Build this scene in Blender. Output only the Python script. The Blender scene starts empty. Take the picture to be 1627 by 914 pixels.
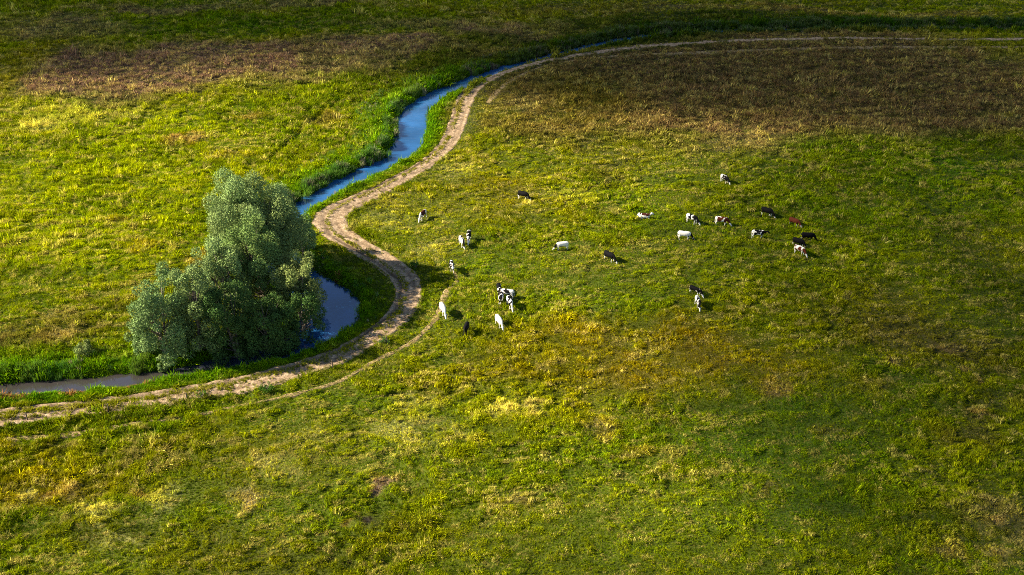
import bpy, bmesh, math, random
import numpy as np
from mathutils import Vector, Matrix

R = math.radians
random.seed(11)
rng = np.random.default_rng(7)
sc = bpy.context.scene
col = sc.collection

# ------------------------------------------------------------------ camera
CAM_H, PITCH, FPX, PW, PH = 72.0, 30.0, 1658.0, 1627.0, 914.0
cam = bpy.data.cameras.new('camera')
cam.sensor_width = 36.0
cam.lens = 36.0 * FPX / PW
cam.clip_start, cam.clip_end = 1.0, 20000.0
camo = bpy.data.objects.new('camera', cam)
col.objects.link(camo)
camo.location = (0, 0, CAM_H)
camo.rotation_euler = (R(90 - PITCH), 0, 0)
sc.camera = camo

# ------------------------------------------------------------------ sky and sun
SUN_EL, SUN_AZ = R(31), R(-89)          # azimuth clockwise from +Y: the sun stands to the left
w = bpy.data.worlds.new('World')
sc.world = w
w.use_nodes = True
nt = w.node_tree
for n in list(nt.nodes):
    nt.nodes.remove(n)
sky = nt.nodes.new('ShaderNodeTexSky')
sky.sky_type = 'NISHITA'
sky.sun_disc = False
sky.sun_elevation = SUN_EL
sky.sun_rotation = SUN_AZ
sky.ozone_density = 3.0
sky.dust_density = 0.4
bg = nt.nodes.new('ShaderNodeBackground')
bg.inputs['Strength'].default_value = 0.05
tc = nt.nodes.new('ShaderNodeTexCoord')
mp = nt.nodes.new('ShaderNodeMapping')
mp.inputs['Scale'].default_value = (2.2, 2.2, 6.0)
cn = nt.nodes.new('ShaderNodeTexNoise')
cn.inputs['Scale'].default_value = 1.6
cn.inputs['Detail'].default_value = 8
cr = nt.nodes.new('ShaderNodeValToRGB')
cr.color_ramp.elements[0].position = 0.56
cr.color_ramp.elements[1].position = 0.80
cmx = nt.nodes.new('ShaderNodeMixRGB')
cmx.inputs['Color2'].default_value = (6.0, 6.0, 6.2, 1)      # broken white cloud between the blue
wo = nt.nodes.new('ShaderNodeOutputWorld')
nt.links.new(tc.outputs['Generated'], mp.inputs['Vector'])
nt.links.new(mp.outputs['Vector'], cn.inputs['Vector'])
nt.links.new(cn.outputs['Fac'], cr.inputs['Fac'])
nt.links.new(cr.outputs['Color'], cmx.inputs['Fac'])
nt.links.new(sky.outputs['Color'], cmx.inputs['Color1'])
nt.links.new(cmx.outputs['Color'], bg.inputs['Color'])
nt.links.new(bg.outputs['Background'], wo.inputs['Surface'])

sl = bpy.data.lights.new('sun', 'SUN')
sl.energy = 5.0
sl.angle = R(0.5)
sl.color = (1.0, 0.89, 0.68)
slo = bpy.data.objects.new('sun', sl)
col.objects.link(slo)
TO_SUN = Vector((math.cos(SUN_EL) * math.sin(SUN_AZ), math.cos(SUN_EL) * math.cos(SUN_AZ), math.sin(SUN_EL)))
slo.rotation_euler = TO_SUN.to_track_quat('Z', 'Y').to_euler()
slo.location = (-60, 100, 60)

vs = sc.view_settings
vs.view_transform = 'Standard'
vs.look = 'None'
vs.exposure = 2.0
vs.gamma = 1.0
vs.use_curve_mapping = False
sc.render.engine = 'CYCLES'
sc.cycles.max_bounces = 5
sc.cycles.diffuse_bounces = 2
sc.cycles.glossy_bounces = 2
sc.cycles.transmission_bounces = 3
sc.cycles.volume_bounces = 0
sc.cycles.transparent_max_bounces = 16
sc.cycles.use_denoising = False
sc.cycles.filter_width = 1.0

# ------------------------------------------------------------------ helpers: places
_c, _s = math.cos(R(PITCH)), math.sin(R(PITCH))


def W(u, v, z=0.0):
    """point on the level z that was read off at picture point (u, v)"""
    dx, dy = (u - PW / 2) / FPX, (PH / 2 - v) / FPX
    d = np.array([dx, _c + dy * _s, -_s + dy * _c])
    t = (z - CAM_H) / d[2]
    return np.array([d[0] * t, d[1] * t])


def hash2(ix, iy, seed):
    h = (ix.astype(np.int64) * 374761393 + iy.astype(np.int64) * 668265263 + seed * 1442695041) & 0xffffffff
    h = ((h ^ (h >> 13)) * 1274126177) & 0xffffffff
    h = h ^ (h >> 16)
    return (h & 0xffffff).astype(np.float32) / float(0xffffff)


def vnoise(x, y, seed=0):
    ix, iy = np.floor(x), np.floor(y)
    fx, fy = x - ix, y - iy
    fx = fx * fx * fx * (fx * (fx * 6 - 15) + 10)
    fy = fy * fy * fy * (fy * (fy * 6 - 15) + 10)
    a, b = hash2(ix, iy, seed), hash2(ix + 1, iy, seed)
    c, d = hash2(ix, iy + 1, seed), hash2(ix + 1, iy + 1, seed)
    return (a + (b - a) * fx) * (1 - fy) + (c + (d - c) * fx) * fy


def fbm(x, y, wl, seed=0, octs=3, gain=0.5):
    """0..1 noise, wl = wavelength in metres"""
    t, amp, tot = 0.0, 1.0, 0.0
    ca, sa = math.cos(0.6), math.sin(0.6)
    px, py = x / wl, y / wl
    for k in range(octs):
        t = t + amp * vnoise(px + 17.3 * k, py - 9.1 * k, seed + k * 13)
        tot += amp
        amp *= gain
        px, py = (px * ca - py * sa) * 2.03, (px * sa + py * ca) * 2.03
    return t / tot


def sstep(a, b, x):
    t = np.clip((x - a) / (b - a), 0, 1)
    return t * t * (3 - 2 * t)


def spline(pts, step=1.5):
    """Catmull-Rom through rows (x, y, extra...), resampled"""
    P = np.array(pts, float)
    P = np.vstack([2 * P[0] - P[1], P, 2 * P[-1] - P[-2]])
    out = []
    for i in range(1, len(P) - 2):
        p0, p1, p2, p3 = P[i - 1], P[i], P[i + 1], P[i + 2]
        n = max(2, int(np.hypot(*(p2 - p1)[:2]) / step))
        for t in np.linspace(0, 1, n, endpoint=False):
            out.append(0.5 * ((2 * p1) + (-p0 + p2) * t + (2 * p0 - 5 * p1 + 4 * p2 - p3) * t * t + (-p0 + 3 * p1 - 3 * p2 + p3) * t ** 3))
    out.append(P[-2])
    return np.array(out)


def near(x, y, line, reach=14.0):
    """distance, signed side (left of travel < 0) and third column of the nearest point of a line"""
    n = len(x)
    best = np.full(n, 1e6, np.float32)
    side = np.ones(n, np.float32)
    attr = np.full(n, line[0][2] if line.shape[1] > 2 else 0, np.float32)
    lo, hi = line[:, :2].min(0) - reach, line[:, :2].max(0) + reach
    sel = np.nonzero((x > lo[0]) & (x < hi[0]) & (y > lo[1]) & (y < hi[1]))[0]
    xs, ys = x[sel].astype(np.float32), y[sel].astype(np.float32)
    for i in range(len(line) - 1):
        a, b = line[i], line[i + 1]
        m = np.nonzero((xs > min(a[0], b[0]) - reach) & (xs < max(a[0], b[0]) + reach) & (ys > min(a[1], b[1]) - reach) & (ys < max(a[1], b[1]) + reach))[0]
        if len(m) == 0:
            continue
        ex, ey = b[0] - a[0], b[1] - a[1]
        L2 = ex * ex + ey * ey + 1e-9
        rx, ry = xs[m] - a[0], ys[m] - a[1]
        t = np.clip((rx * ex + ry * ey) / L2, 0, 1)
        d = np.hypot(rx - t * ex, ry - t * ey)
        g = sel[m]
        upd = d < best[g]
        gi = g[upd]
        best[gi] = d[upd]
        side[gi] = np.where((ex * ry - ey * rx)[upd] > 0, -1, 1)
        if line.shape[1] > 2:
            attr[gi] = a[2] + (b[2] - a[2]) * t[upd]
    return best, side, attr


def line_of(px, z=0.0, step=1.5):
    return spline([tuple(W(p[0], p[1], z)) + tuple(p[2:]) for p in px], step)


# ------------------------------------------------------------------ the lines of the place
WATER_Z = -0.8
RIVER = line_of([(1800, 47, 1.4), (1627, 47, 1.4), (1300, 47, 1.4), (1050, 56, 1.5), (930, 76, 1.6), (840, 98, 1.1), (775, 117, 1.4),
                 (715, 141, 2.3), (678, 162, 2.6), (655, 184, 2.9), (651, 208, 2.8), (645, 234, 2.4), (622, 255, 2.0), (568, 280, 1.9), (515, 307, 1.9),
                 (474, 330, 1.9), (446, 358, 1.9), (440, 400, 2.0), (470, 440, 2.6), (512, 474, 3.4), (522, 506, 3.5), (488, 541, 2.2),
                 (430, 564, 1.4), (345, 583, 1.1), (250, 600, .95), (180, 609, 1.15), (90, 616, 1.15), (0, 622, 1.15), (-180, 636, 1.15)], WATER_Z)
TRACK = line_of([(-180, 686, 1.9), (0, 664, 1.9), (93, 655, 1.9), (180, 645, 1.9), (298, 628, 1.9), (400, 608, 1.9), (500, 580, 1.85), (555, 557, 1.8), (600, 530, 1.8),
                 (634, 500, 1.85), (648, 474, 1.9), (648, 450, 2.0), (635, 432, 2.0), (607, 410, 2.1), (570, 389, 2.2), (540, 371, 2.5), (524, 352, 2.9), (530, 337, 2.7), (552, 324, 2.2),
                 (589, 307, 1.9), (637, 283, 1.8), (680, 258, 1.7), (712, 226, 1.8), (729, 190, 1.9), (738, 160, 2.0), (757, 135, 2.0), (795, 114, 2.0), (845, 99, 1.9),
                 (892, 89, 1.8), (955, 78, 1.6), (1040, 69.5, 1.4), (1102, 65, 1.2), (1183, 61.5, 1.2), (1285, 60, 1.2), (1450, 61, 1.1), (1627, 64, 1.1), (1800, 68, 1.1)])
COWPATH = line_of([(-180, 716, 0.55), (0, 700, 0.55), (56, 696, 0.5), (112, 692, 0.45), (167, 684, 0.4), (223, 674, 0.34), (298, 663, 0.3), (370, 650, 0.22), (460, 630, 0.2), (540, 606, 0.22), (598, 574, 0.36), (654, 543, 0.4),
                   (691, 507, 0.36), (703, 480, 0.5), (712, 460, 0.42), (726, 445, 0.28), (719, 427, 0.22)])
FARPATH = line_of([(776, 165, 0.6), (790, 147, 0.9), (816, 126, 0.8), (865, 104, 0.5), (931, 92, 0.8), (970, 86.5, 0.7), (1021, 84, 0.8), (1082, 81, 1.2), (1142, 79, 1.3), (1199, 77, 1.2), (1290, 75, 1.1), (1450, 75, 1.1), (1627, 76, 1.0), (1800, 78, 1.0)])
DITCH = line_of([(420, 258, .35), (431, 249, .4), (470, 215, .4), (505, 184, .4), (531, 163, .35), (560, 146, .25)])
DITCH2 = line_of([(-60, 204, .3), (0, 188, .3), (80, 166, .3), (150, 143, .25)])
DITCH3 = line_of([(1265, 5, .6), (1350, 8, .7), (1450, 5.5, .7), (1540, 8, .6), (1640, 11, .6)])


# ------------------------------------------------------------------ the lie of the land
def base_h(x, y):
    return (fbm(x, y, 46, 3, 2) - 0.5) * 1.1 + (fbm(x, y, 11, 5, 2) - 0.5) * 0.30


def land(x, y):
    """height of the ground and the distances that shape it"""
    h = base_h(x, y)
    rd, rs, rw = near(x, y, RIVER, 16)
    td, ts, tw = near(x, y, TRACK, 6)
    cd, cs_, cw = near(x, y, COWPATH, 4)
    fd, fs_, fw = near(x, y, FARPATH, 5)
    dd = np.full(len(x), 99.0, np.float32)
    for L in (DITCH, DITCH2, DITCH3):
        q, _, qw = near(x, y, L, 4)
        dd = np.minimum(dd, q / qw)
    flat = sstep(9, 1.5, np.minimum(rd - rw, 99))         # banks lie level beside the water
    h = h * (1 - flat * 0.8)
    bank = 1 - sstep(rw - 0.3, rw + 1.7, rd)
    h = h * (1 - bank) + (-1.5) * bank
    return h, dict(rd=rd - rw, rs=rs, rw=rw, td=td, ts=ts, tw=tw, cd=cd, cw=cw, fd=fd, fw=fw, dd=dd)


def clumps(x, y):
    """0..1: where the sward stands in thick lodged clumps"""
    wx_, wy_ = x + (fbm(x, y, 3.2, 91, 2) - .5) * 3.4, y + (fbm(x, y, 3.2, 92, 2) - .5) * 3.4
    q = fbm(wx_ * .60 + wy_ * .30, wy_ * 1.05 - wx_ * .28, .85, 95, 2)
    return np.clip((q - .5) * 2.4 + .5, 0, 1)


def mound(x, y):
    return (clumps(x, y) - .5) * .24 * (.35 + 1.3 * fbm(x, y, 14, 43, 2)) + (fbm(x, y, 3.6, 45, 2) - .5) * .10


# colour of the sward: ellipses laid on the ground (grass, straw, soil; some dark greens hold painted shade)
GREEN, LUSH, YELLOW, STRAW, TAN = (.085, .135, .012), (.090, .155, .010), (.255, .305, .012), (.52, .48, .16), (.28, .185, .085)
BROWN, HEATH, ORANGE, MAUVE, DARKG = (.140, .098, .056), (.18, .118, .095), (.21, .155, .018), (.11, .07, .065), (.030, .060, .010)
ZONES = [
    # u, v, half width, half height (picture), colour, strength, softness
    (150, 350, 420, 190, YELLOW, .85, .6), (60, 300, 160, 60, YELLOW, .5, .5), (420, 300, 110, 90, (.20, .24, .012), .6, .6),
    (30, 535, 190, 45, (.13, .11, .05), .75, .7), (120, 175, 220, 22, STRAW, .35, .8),
    (60, 205, 60, 18, STRAW, .5, .9), (300, 222, 40, 14, TAN, .8, .8), (400, 185, 34, 10, TAN, .6, .8), (370, 245, 60, 14, TAN, .45, .9),
    (230, 110, 270, 48, HEATH, 1.15, .5), (480, 90, 180, 28, HEATH, .8, .6), (380, 45, 330, 20, (.075, .14, .012), .8, .6), (90, 45, 170, 25, HEATH, .6, .7),
    (330, 12, 380, 9, HEATH, .6, .6), (20, 110, 50, 60, (.16, .16, .012), .7, .6), (620, 75, 170, 18, HEATH, .85, .7), (760, 45, 220, 16, HEATH, .75, .7), (560, 30, 140, 14, GREEN, .5, .7),
    (930, 18, 300, 14, (.16, .13, .045), .7, .7), (1350, 18, 330, 9, (.21, .155, .06), .8, .6), (1150, 4, 300, 6, (.14, .13, .02), .6, .6),
    (520, 190, 40, 16, TAN, .5, .8), (620, 130, 120, 40, DARKG, .6, .8),
    (1230, 160, 600, 138, BROWN, 1.4, .55), (900, 175, 160, 70, (.12, .10, .028), .7, .7), (1230, 232, 90, 16, (.26, .21, .10), .55, .9),
    (1480, 270, 270, 55, (.072, .150, .008), .8, .8), (1200, 270, 220, 30, (.10, .15, .012), .5, .8), (1060, 235, 200, 20, (.09, .12, .015), .5, .8),
    (760, 270, 130, 60, (.19, .20, .02), .7, .7), (640, 345, 110, 45, (.27, .25, .06), .65, .8), (700, 400, 90, 40, (.22, .22, .04), .5, .8),
    (850, 330, 160, 50, (.21, .18, .02), .6, .7), (800, 470, 160, 60, (.15, .19, .015), .7, .7), (1000, 390, 200, 50, (.16, .17, .015), .5, .8),
    (1000, 590, 330, 95, ORANGE, .85, .8), (690, 620, 190, 40, (.24, .19, .02), .35, .9), (1330, 330, 330, 60, (.09, .145, .010), .5, .9), (1400, 720, 300, 110, (.085, .14, .010), .45, .9), (900, 540, 120, 40, (.20, .17, .02), .5, .8), (1330, 480, 180, 60, (.11, .105, .02), .6, .8),
    (1180, 660, 170, 85, LUSH, .75, .6), (1370, 640, 130, 60, (.05, .12, .012), .5, .8), (1450, 540, 230, 60, (.115, .10, .03), .7, .7), (1560, 640, 130, 50, (.12, .10, .04), .6, .8),
    (1540, 820, 160, 90, (.15, .125, .055), .75, .7), (1620, 500, 90, 200, (.06, .085, .015), .5, .8), (1330, 800, 200, 70, (.060, .11, .012), .6, .8),
    (620, 560, 170, 70, (.18, .21, .018), .6, .7), (120, 750, 260, 60, (.24, .19, .022), .65, .8), (100, 430, 120, 26, GREEN, .5, .9), (330, 340, 70, 40, (.12, .18, .012), .6, .9), (200, 300, 120, 12, GREEN, .45, .9), (60, 482, 110, 18, GREEN, .5, .9), (40, 240, 90, 14, (.13, .17, .012), .5, .9), (270, 240, 70, 12, GREEN, .4, .9), (400, 690, 230, 50, (.19, .19, .018), .6, .7),  # green streaks across the left field paint in its deeper shade
    (60, 720, 90, 22, (.25, .18, .03), .35, .9), (640, 860, 330, 70, (.10, .11, .015), .5, .8), (250, 870, 260, 60, (.12, .13, .014), .5, .8),
    (1330, 40, 460, 15, DARKG, .92, .4), (930, 60, 210, 16, DARKG, .85, .6), (720, 105, 90, 26, DARKG, .7, .7),  # dark green belts: shade on the far reeds put into the colour
    (640, 685, 70, 34, STRAW, .75, .9), (735, 690, 40, 18, STRAW, .6, .9), (660, 640, 60, 16, STRAW, .4, .9), (800, 655, 70, 16, STRAW, .6, .9), (850, 650, 36, 10, (.36, .30, .14), .7, .9),
    (350, 722, 26, 8, STRAW, .5, .9), (45, 787, 30, 14, STRAW, .7, .9), (95, 790, 26, 12, TAN, .6, .9), (135, 825, 40, 16, STRAW, .7, .9), (160, 830, 40, 20, STRAW, .4, .9),
    (260, 795, 50, 22, STRAW, .55, .9), (230, 785, 20, 8, (.32, .19, .10), .7, .9), (440, 745, 50, 30, STRAW, .5, .9), (388, 800, 26, 20, (.38, .28, .16), .7, .9), (190, 865, 50, 16, STRAW, .55, .9),
    (500, 690, 40, 26, STRAW, .5, .9), (605, 780, 18, 14, (.36, .23, .14), .9, .7), (590, 828, 18, 11, (.05, .032, .034), 1.0, .5), (560, 832, 14, 8, (.3, .17, .07), .8, .7),
    (820, 805, 40, 18, TAN, .6, .9), (1225, 620, 34, 22, TAN, .7, .9), (955, 680, 40, 18, TAN, .5, .9), (1010, 720, 40, 14, TAN, .35, .9),
    (1420, 580, 26, 8, (.34, .22, .12), .7, .9), (1560, 657, 18, 7, (.36, .2, .11), .8, .9), (1545, 600, 20, 8, (.32, .21, .11), .7, .9), (1505, 560, 40, 8, TAN, .5, .9), (1462, 753, 16, 6, (.34, .24, .13), .7, .9), (1580, 832, 22, 12, (.32, .2, .11), .8, .9),
    (1510, 870, 40, 20, TAN, .6, .9), (1600, 890, 40, 20, TAN, .6, .9), (1230, 778, 24, 12, TAN, .5, .9), (1320, 690, 50, 14, TAN, .45, .9), (1380, 620, 60, 20, TAN, .35, .9),
    (900, 310, 60, 14, STRAW, .35, .9), (830, 325, 36, 6, STRAW, .6, .9), (600, 350, 60, 20, STRAW, .4, .9), (680, 395, 40, 14, STRAW, .5, .9), (720, 270, 50, 16, STRAW, .4, .9),
    (190, 350, 26, 8, TAN, .6, .9), (230, 390, 40, 12, TAN, .5, .9), (130, 470, 60, 12, TAN, .4, .9), (90, 535, 60, 14, TAN, .6, .9), (30, 360, 60, 10, YELLOW, .6, .9), (320, 410, 30, 22, TAN, .55, .9),
]
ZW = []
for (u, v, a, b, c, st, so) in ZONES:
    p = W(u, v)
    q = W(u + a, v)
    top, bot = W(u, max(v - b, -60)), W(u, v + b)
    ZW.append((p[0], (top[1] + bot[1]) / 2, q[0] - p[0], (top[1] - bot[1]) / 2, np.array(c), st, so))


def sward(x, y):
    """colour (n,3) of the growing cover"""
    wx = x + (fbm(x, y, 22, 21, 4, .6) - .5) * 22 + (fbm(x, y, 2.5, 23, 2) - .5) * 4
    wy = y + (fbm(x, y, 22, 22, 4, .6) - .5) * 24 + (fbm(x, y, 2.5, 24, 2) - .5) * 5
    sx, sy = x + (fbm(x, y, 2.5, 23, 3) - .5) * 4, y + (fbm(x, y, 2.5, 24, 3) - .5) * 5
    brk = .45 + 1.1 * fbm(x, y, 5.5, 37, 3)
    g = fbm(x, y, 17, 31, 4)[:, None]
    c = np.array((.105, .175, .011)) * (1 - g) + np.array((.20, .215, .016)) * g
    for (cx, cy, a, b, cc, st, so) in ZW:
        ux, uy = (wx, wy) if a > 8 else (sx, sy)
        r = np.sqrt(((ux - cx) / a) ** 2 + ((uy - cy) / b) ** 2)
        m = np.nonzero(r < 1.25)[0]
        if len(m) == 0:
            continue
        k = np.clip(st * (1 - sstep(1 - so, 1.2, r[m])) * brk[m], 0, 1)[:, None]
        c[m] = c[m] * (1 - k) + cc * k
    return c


# ------------------------------------------------------------------ materials
def mat(name):
    m = bpy.data.materials.new(name)
    m.use_nodes = True
    t = m.node_tree
    for n in list(t.nodes):
        t.nodes.remove(n)
    return m, t, t.nodes.new('ShaderNodeOutputMaterial')


def nd(t, kind, **kw):
    n = t.nodes.new(kind)
    for k, v in kw.items():
        if k in n.inputs.keys():
            n.inputs[k].default_value = v
        else:
            setattr(n, k, v)
    return n


def ramp(t, stops, interp='LINEAR'):
    n = t.nodes.new('ShaderNodeValToRGB')
    e = n.color_ramp.elements
    n.color_ramp.interpolation = interp
    while len(e) < len(stops):
        e.new(0.5)
    for el, (p, c) in zip(e, stops):
        el.position = p
        el.color = tuple(c) + (1,) if len(c) == 3 else c
    return n


def leafy(name, kind, attr, trans=0.3, gloss=0.0, rough=0.6, spread=0.35, colour=None):
    """cover or leaves: colour from an attribute, varied blade by blade"""
    m, t, out = mat(name)
    if colour is None:
        a = nd(t, 'ShaderNodeAttribute', attribute_type=kind, attribute_name=attr)
        src = a.outputs['Color']
    else:
        a = nd(t, 'ShaderNodeRGB')
        a.outputs[0].default_value = tuple(colour) + (1,)
        src = a.outputs[0]
    v = nd(t, 'ShaderNodeAttribute', attribute_type='GEOMETRY', attribute_name='blade')
    hsv = nd(t, 'ShaderNodeHueSaturation')
    mr = nd(t, 'ShaderNodeMapRange')
    mr.inputs['To Min'].default_value = 1 - spread
    mr.inputs['To Max'].default_value = 1 + spread
    mh = nd(t, 'ShaderNodeMapRange')
    mh.inputs['To Min'].default_value = 0.485
    mh.inputs['To Max'].default_value = 0.515
    t.links.new(v.outputs['Fac'], mr.inputs['Value'])
    t.links.new(v.outputs['Fac'], mh.inputs['Value'])
    t.links.new(mr.outputs[0], hsv.inputs['Value'])
    t.links.new(mh.outputs[0], hsv.inputs['Hue'])
    t.links.new(src, hsv.inputs['Color'])
    d = nd(t, 'ShaderNodeBsdfDiffuse')
    tr = nd(t, 'ShaderNodeBsdfTranslucent')
    mx = nd(t, 'ShaderNodeMixShader')
    mx.inputs[0].default_value = trans
    t.links.new(hsv.outputs[0], d.inputs[0])
    t.links.new(hsv.outputs[0], tr.inputs[0])
    t.links.new(d.outputs[0], mx.inputs[1])
    t.links.new(tr.outputs[0], mx.inputs[2])
    last = mx
    if gloss > 0:
        g = nd(t, 'ShaderNodeBsdfGlossy')
        g.inputs['Roughness'].default_value = rough
        g.inputs['Color'].default_value = (.9, .9, .85, 1)
        mg = nd(t, 'ShaderNodeMixShader')
        mg.inputs[0].default_value = gloss
        t.links.new(mx.outputs[0], mg.inputs[1])
        t.links.new(g.outputs[0], mg.inputs[2])
        last = mg
    t.links.new(last.outputs[0], out.inputs['Surface'])
    return m


M_GRASS = leafy('grass_blades', 'INSTANCER', 'tint', .22, 0, .6, .5)
M_REED = leafy('reed_blades', 'INSTANCER', 'tint', .3, .03, .45, .35)

# soil and thatch under the grass
M_GROUND, t, out = mat('meadow_ground')
a = nd(t, 'ShaderNodeAttribute', attribute_type='GEOMETRY', attribute_name='tint')
tcn = nd(t, 'ShaderNodeTexCoord')
n1 = nd(t, 'ShaderNodeTexNoise', Scale=1.3, Detail=6.0, Roughness=.65)
n2 = nd(t, 'ShaderNodeTexNoise', Scale=7.0, Detail=4.0)
t.links.new(tcn.outputs['Object'], n1.inputs['Vector'])
t.links.new(tcn.outputs['Object'], n2.inputs['Vector'])
r1 = ramp(t, [(.3, (.45, .45, .45)), (.7, (1.15, 1.15, 1.15))])
mu = nd(t, 'ShaderNodeMixRGB', blend_type='MULTIPLY')
mu.inputs[0].default_value = 1
t.links.new(n1.outputs['Fac'], r1.inputs[0])
t.links.new(a.outputs['Color'], mu.inputs[1])
t.links.new(r1.outputs[0], mu.inputs[2])
bs = nd(t, 'ShaderNodeBsdfPrincipled', Roughness=.95)
bs.inputs['Specular IOR Level'].default_value = .1
bp = nd(t, 'ShaderNodeBump', Strength=.8, Distance=.15)
t.links.new(n2.outputs['Fac'], bp.inputs['Height'])
t.links.new(bp.outputs[0], bs.inputs['Normal'])
t.links.new(mu.outputs[0], bs.inputs['Base Color'])
t.links.new(bs.outputs[0], out.inputs['Surface'])


def dirt_mat(name, c0, c1, c2):
    m, t, out = mat(name)
    tcn = nd(t, 'ShaderNodeTexCoord')
    n1 = nd(t, 'ShaderNodeTexNoise', Scale=.9, Detail=8.0, Roughness=.7)
    n2 = nd(t, 'ShaderNodeTexNoise', Scale=3.6, Detail=6.0, Roughness=.7)
    t.links.new(tcn.outputs['Object'], n1.inputs['Vector'])
    t.links.new(tcn.outputs['Object'], n2.inputs['Vector'])
    r = ramp(t, [(.30, c0), (.52, c1), (.72, c2)])
    t.links.new(n1.outputs['Fac'], r.inputs[0])
    r2 = ramp(t, [(.3, (.55, .52, .5)), (.6, (1.1, 1.1, 1.1))])
    t.links.new(n2.outputs['Fac'], r2.inputs[0])
    mu = nd(t, 'ShaderNodeMixRGB', blend_type='MULTIPLY')
    mu.inputs[0].default_value = 1
    t.links.new(r.outputs[0], mu.inputs[1])
    t.links.new(r2.outputs[0], mu.inputs[2])
    ra = nd(t, 'ShaderNodeAttribute', attribute_type='GEOMETRY', attribute_name='rut')
    mr = nd(t, 'ShaderNodeMixRGB')
    mr.inputs[2].default_value = (.070, .048, .030, 1)         # damp packed earth in the wheel ruts
    t.links.new(ra.outputs['Fac'], mr.inputs[0])
    t.links.new(mu.outputs[0], mr.inputs[1])
    mu = mr
    bs = nd(t, 'ShaderNodeBsdfPrincipled', Roughness=.95)
    bs.inputs['Specular IOR Level'].default_value = .1
    bp = nd(t, 'ShaderNodeBump', Strength=.9, Distance=.12)
    t.links.new(n2.outputs['Fac'], bp.inputs['Height'])
    t.links.new(bp.outputs[0], bs.inputs['Normal'])
    t.links.new(mu.outputs[0], bs.inputs['Base Color'])
    t.links.new(bs.outputs[0], out.inputs['Surface'])
    return m


M_DIRT = dirt_mat('sandy_dirt', (.10, .068, .040), (.30, .212, .13), (.47, .36, .245))
M_PATH = dirt_mat('trodden_earth', (.11, .09, .03), (.24, .17, .08), (.33, .25, .13))

# water
M_WATER, t, out = mat('river_water')
tcn = nd(t, 'ShaderNodeTexCoord')
n1 = nd(t, 'ShaderNodeTexNoise', Scale=1.1, Detail=4.0, Distortion=.6)
n2 = nd(t, 'ShaderNodeTexNoise', Scale=.12, Detail=3.0)
t.links.new(tcn.outputs['Object'], n1.inputs['Vector'])
t.links.new(tcn.outputs['Object'], n2.inputs['Vector'])
bp = nd(t, 'ShaderNodeBump', Strength=.24, Distance=.07)
t.links.new(n1.outputs['Fac'], bp.inputs['Height'])
bs = nd(t, 'ShaderNodeBsdfPrincipled', Roughness=.05, IOR=1.45)
bs.inputs['Specular IOR Level'].default_value = 1.0
r = ramp(t, [(.36, (.006, .036, .10)), (.48, (.009, .055, .15)), (.66, (.016, .085, .23))])
t.links.new(n2.outputs['Fac'], r.inputs[0])
sp = nd(t, 'ShaderNodeSeparateXYZ')
t.links.new(tcn.outputs['Object'], sp.inputs[0])
ml_ = nd(t, 'ShaderNodeMapRange')
ml_.inputs['From Min'].default_value = 113
ml_.inputs['From Max'].default_value = 105
t.links.new(sp.outputs['Y'], ml_.inputs['Value'])
mw = nd(t, 'ShaderNodeMixRGB')
mw.inputs[2].default_value = (.030, .026, .026, 1)            # duller grey-brown water downstream
t.links.new(ml_.outputs[0], mw.inputs[0])
t.links.new(r.outputs[0], mw.inputs[1])
t.links.new(mw.outputs[0], bs.inputs['Base Color'])
t.links.new(bp.outputs[0], bs.inputs['Normal'])
t.links.new(bs.outputs[0], out.inputs['Surface'])

M_BARK, t, out = mat('willow_bark')
tcn = nd(t, 'ShaderNodeTexCoord')
n1 = nd(t, 'ShaderNodeTexNoise', Scale=6.0, Detail=6.0)
t.links.new(tcn.outputs['Object'], n1.inputs['Vector'])
r = ramp(t, [(.3, (.06, .045, .03)), (.7, (.20, .16, .12))])
t.links.new(n1.outputs['Fac'], r.inputs[0])
bs = nd(t, 'ShaderNodeBsdfPrincipled', Roughness=.9)
t.links.new(r.outputs[0], bs.inputs['Base Color'])
t.links.new(bs.outputs[0], out.inputs['Surface'])

M_POST, t, out = mat('weathered_post_wood')
tcn = nd(t, 'ShaderNodeTexCoord')
mpp = nd(t, 'ShaderNodeMapping')
mpp.inputs['Scale'].default_value = (22, 22, 3)
n1 = nd(t, 'ShaderNodeTexNoise', Scale=1.0, Detail=5.0)
t.links.new(tcn.outputs['Object'], mpp.inputs['Vector'])
t.links.new(mpp.outputs[0], n1.inputs['Vector'])
r = ramp(t, [(.3, (.045, .03, .022)), (.7, (.14, .10, .07))])
t.links.new(n1.outputs['Fac'], r.inputs[0])
bs = nd(t, 'ShaderNodeBsdfPrincipled', Roughness=.85)
t.links.new(r.outputs[0], bs.inputs['Base Color'])
t.links.new(bs.outputs[0], out.inputs['Surface'])


# ------------------------------------------------------------------ mesh helpers
def mesh_np(name, V, F, material=None, smooth=False):
    """mesh from arrays; F is (n,3) or (n,4)"""
    me = bpy.data.meshes.new(name)
    V = np.asarray(V, np.float32)
    F = np.asarray(F, np.int32)
    k = F.shape[1]
    me.vertices.add(len(V))
    me.vertices.foreach_set('co', V.ravel())
    me.loops.add(F.size)
    me.loops.foreach_set('vertex_index', F.ravel())
    me.polygons.add(len(F))
    me.polygons.foreach_set('loop_start', np.arange(len(F), dtype=np.int32) * k)
    me.polygons.foreach_set('loop_total', np.full(len(F), k, np.int32))
    if smooth:
        me.polygons.foreach_set('use_smooth', np.ones(len(F), bool))
    if material:
        me.materials.append(material)
    me.update(calc_edges=True)
    return me


def add(name, me, parent=None, loc=(0, 0, 0)):
    o = bpy.data.objects.new(name, me)
    col.objects.link(o)
    o.location = loc
    if parent:
        o.parent = parent
    return o


def tag(o, label=None, cat=None, group=None, kind=None):
    for k, v in (('label', label), ('category', cat), ('group', group), ('kind', kind)):
        if v:
            o[k] = v
    return o


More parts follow.
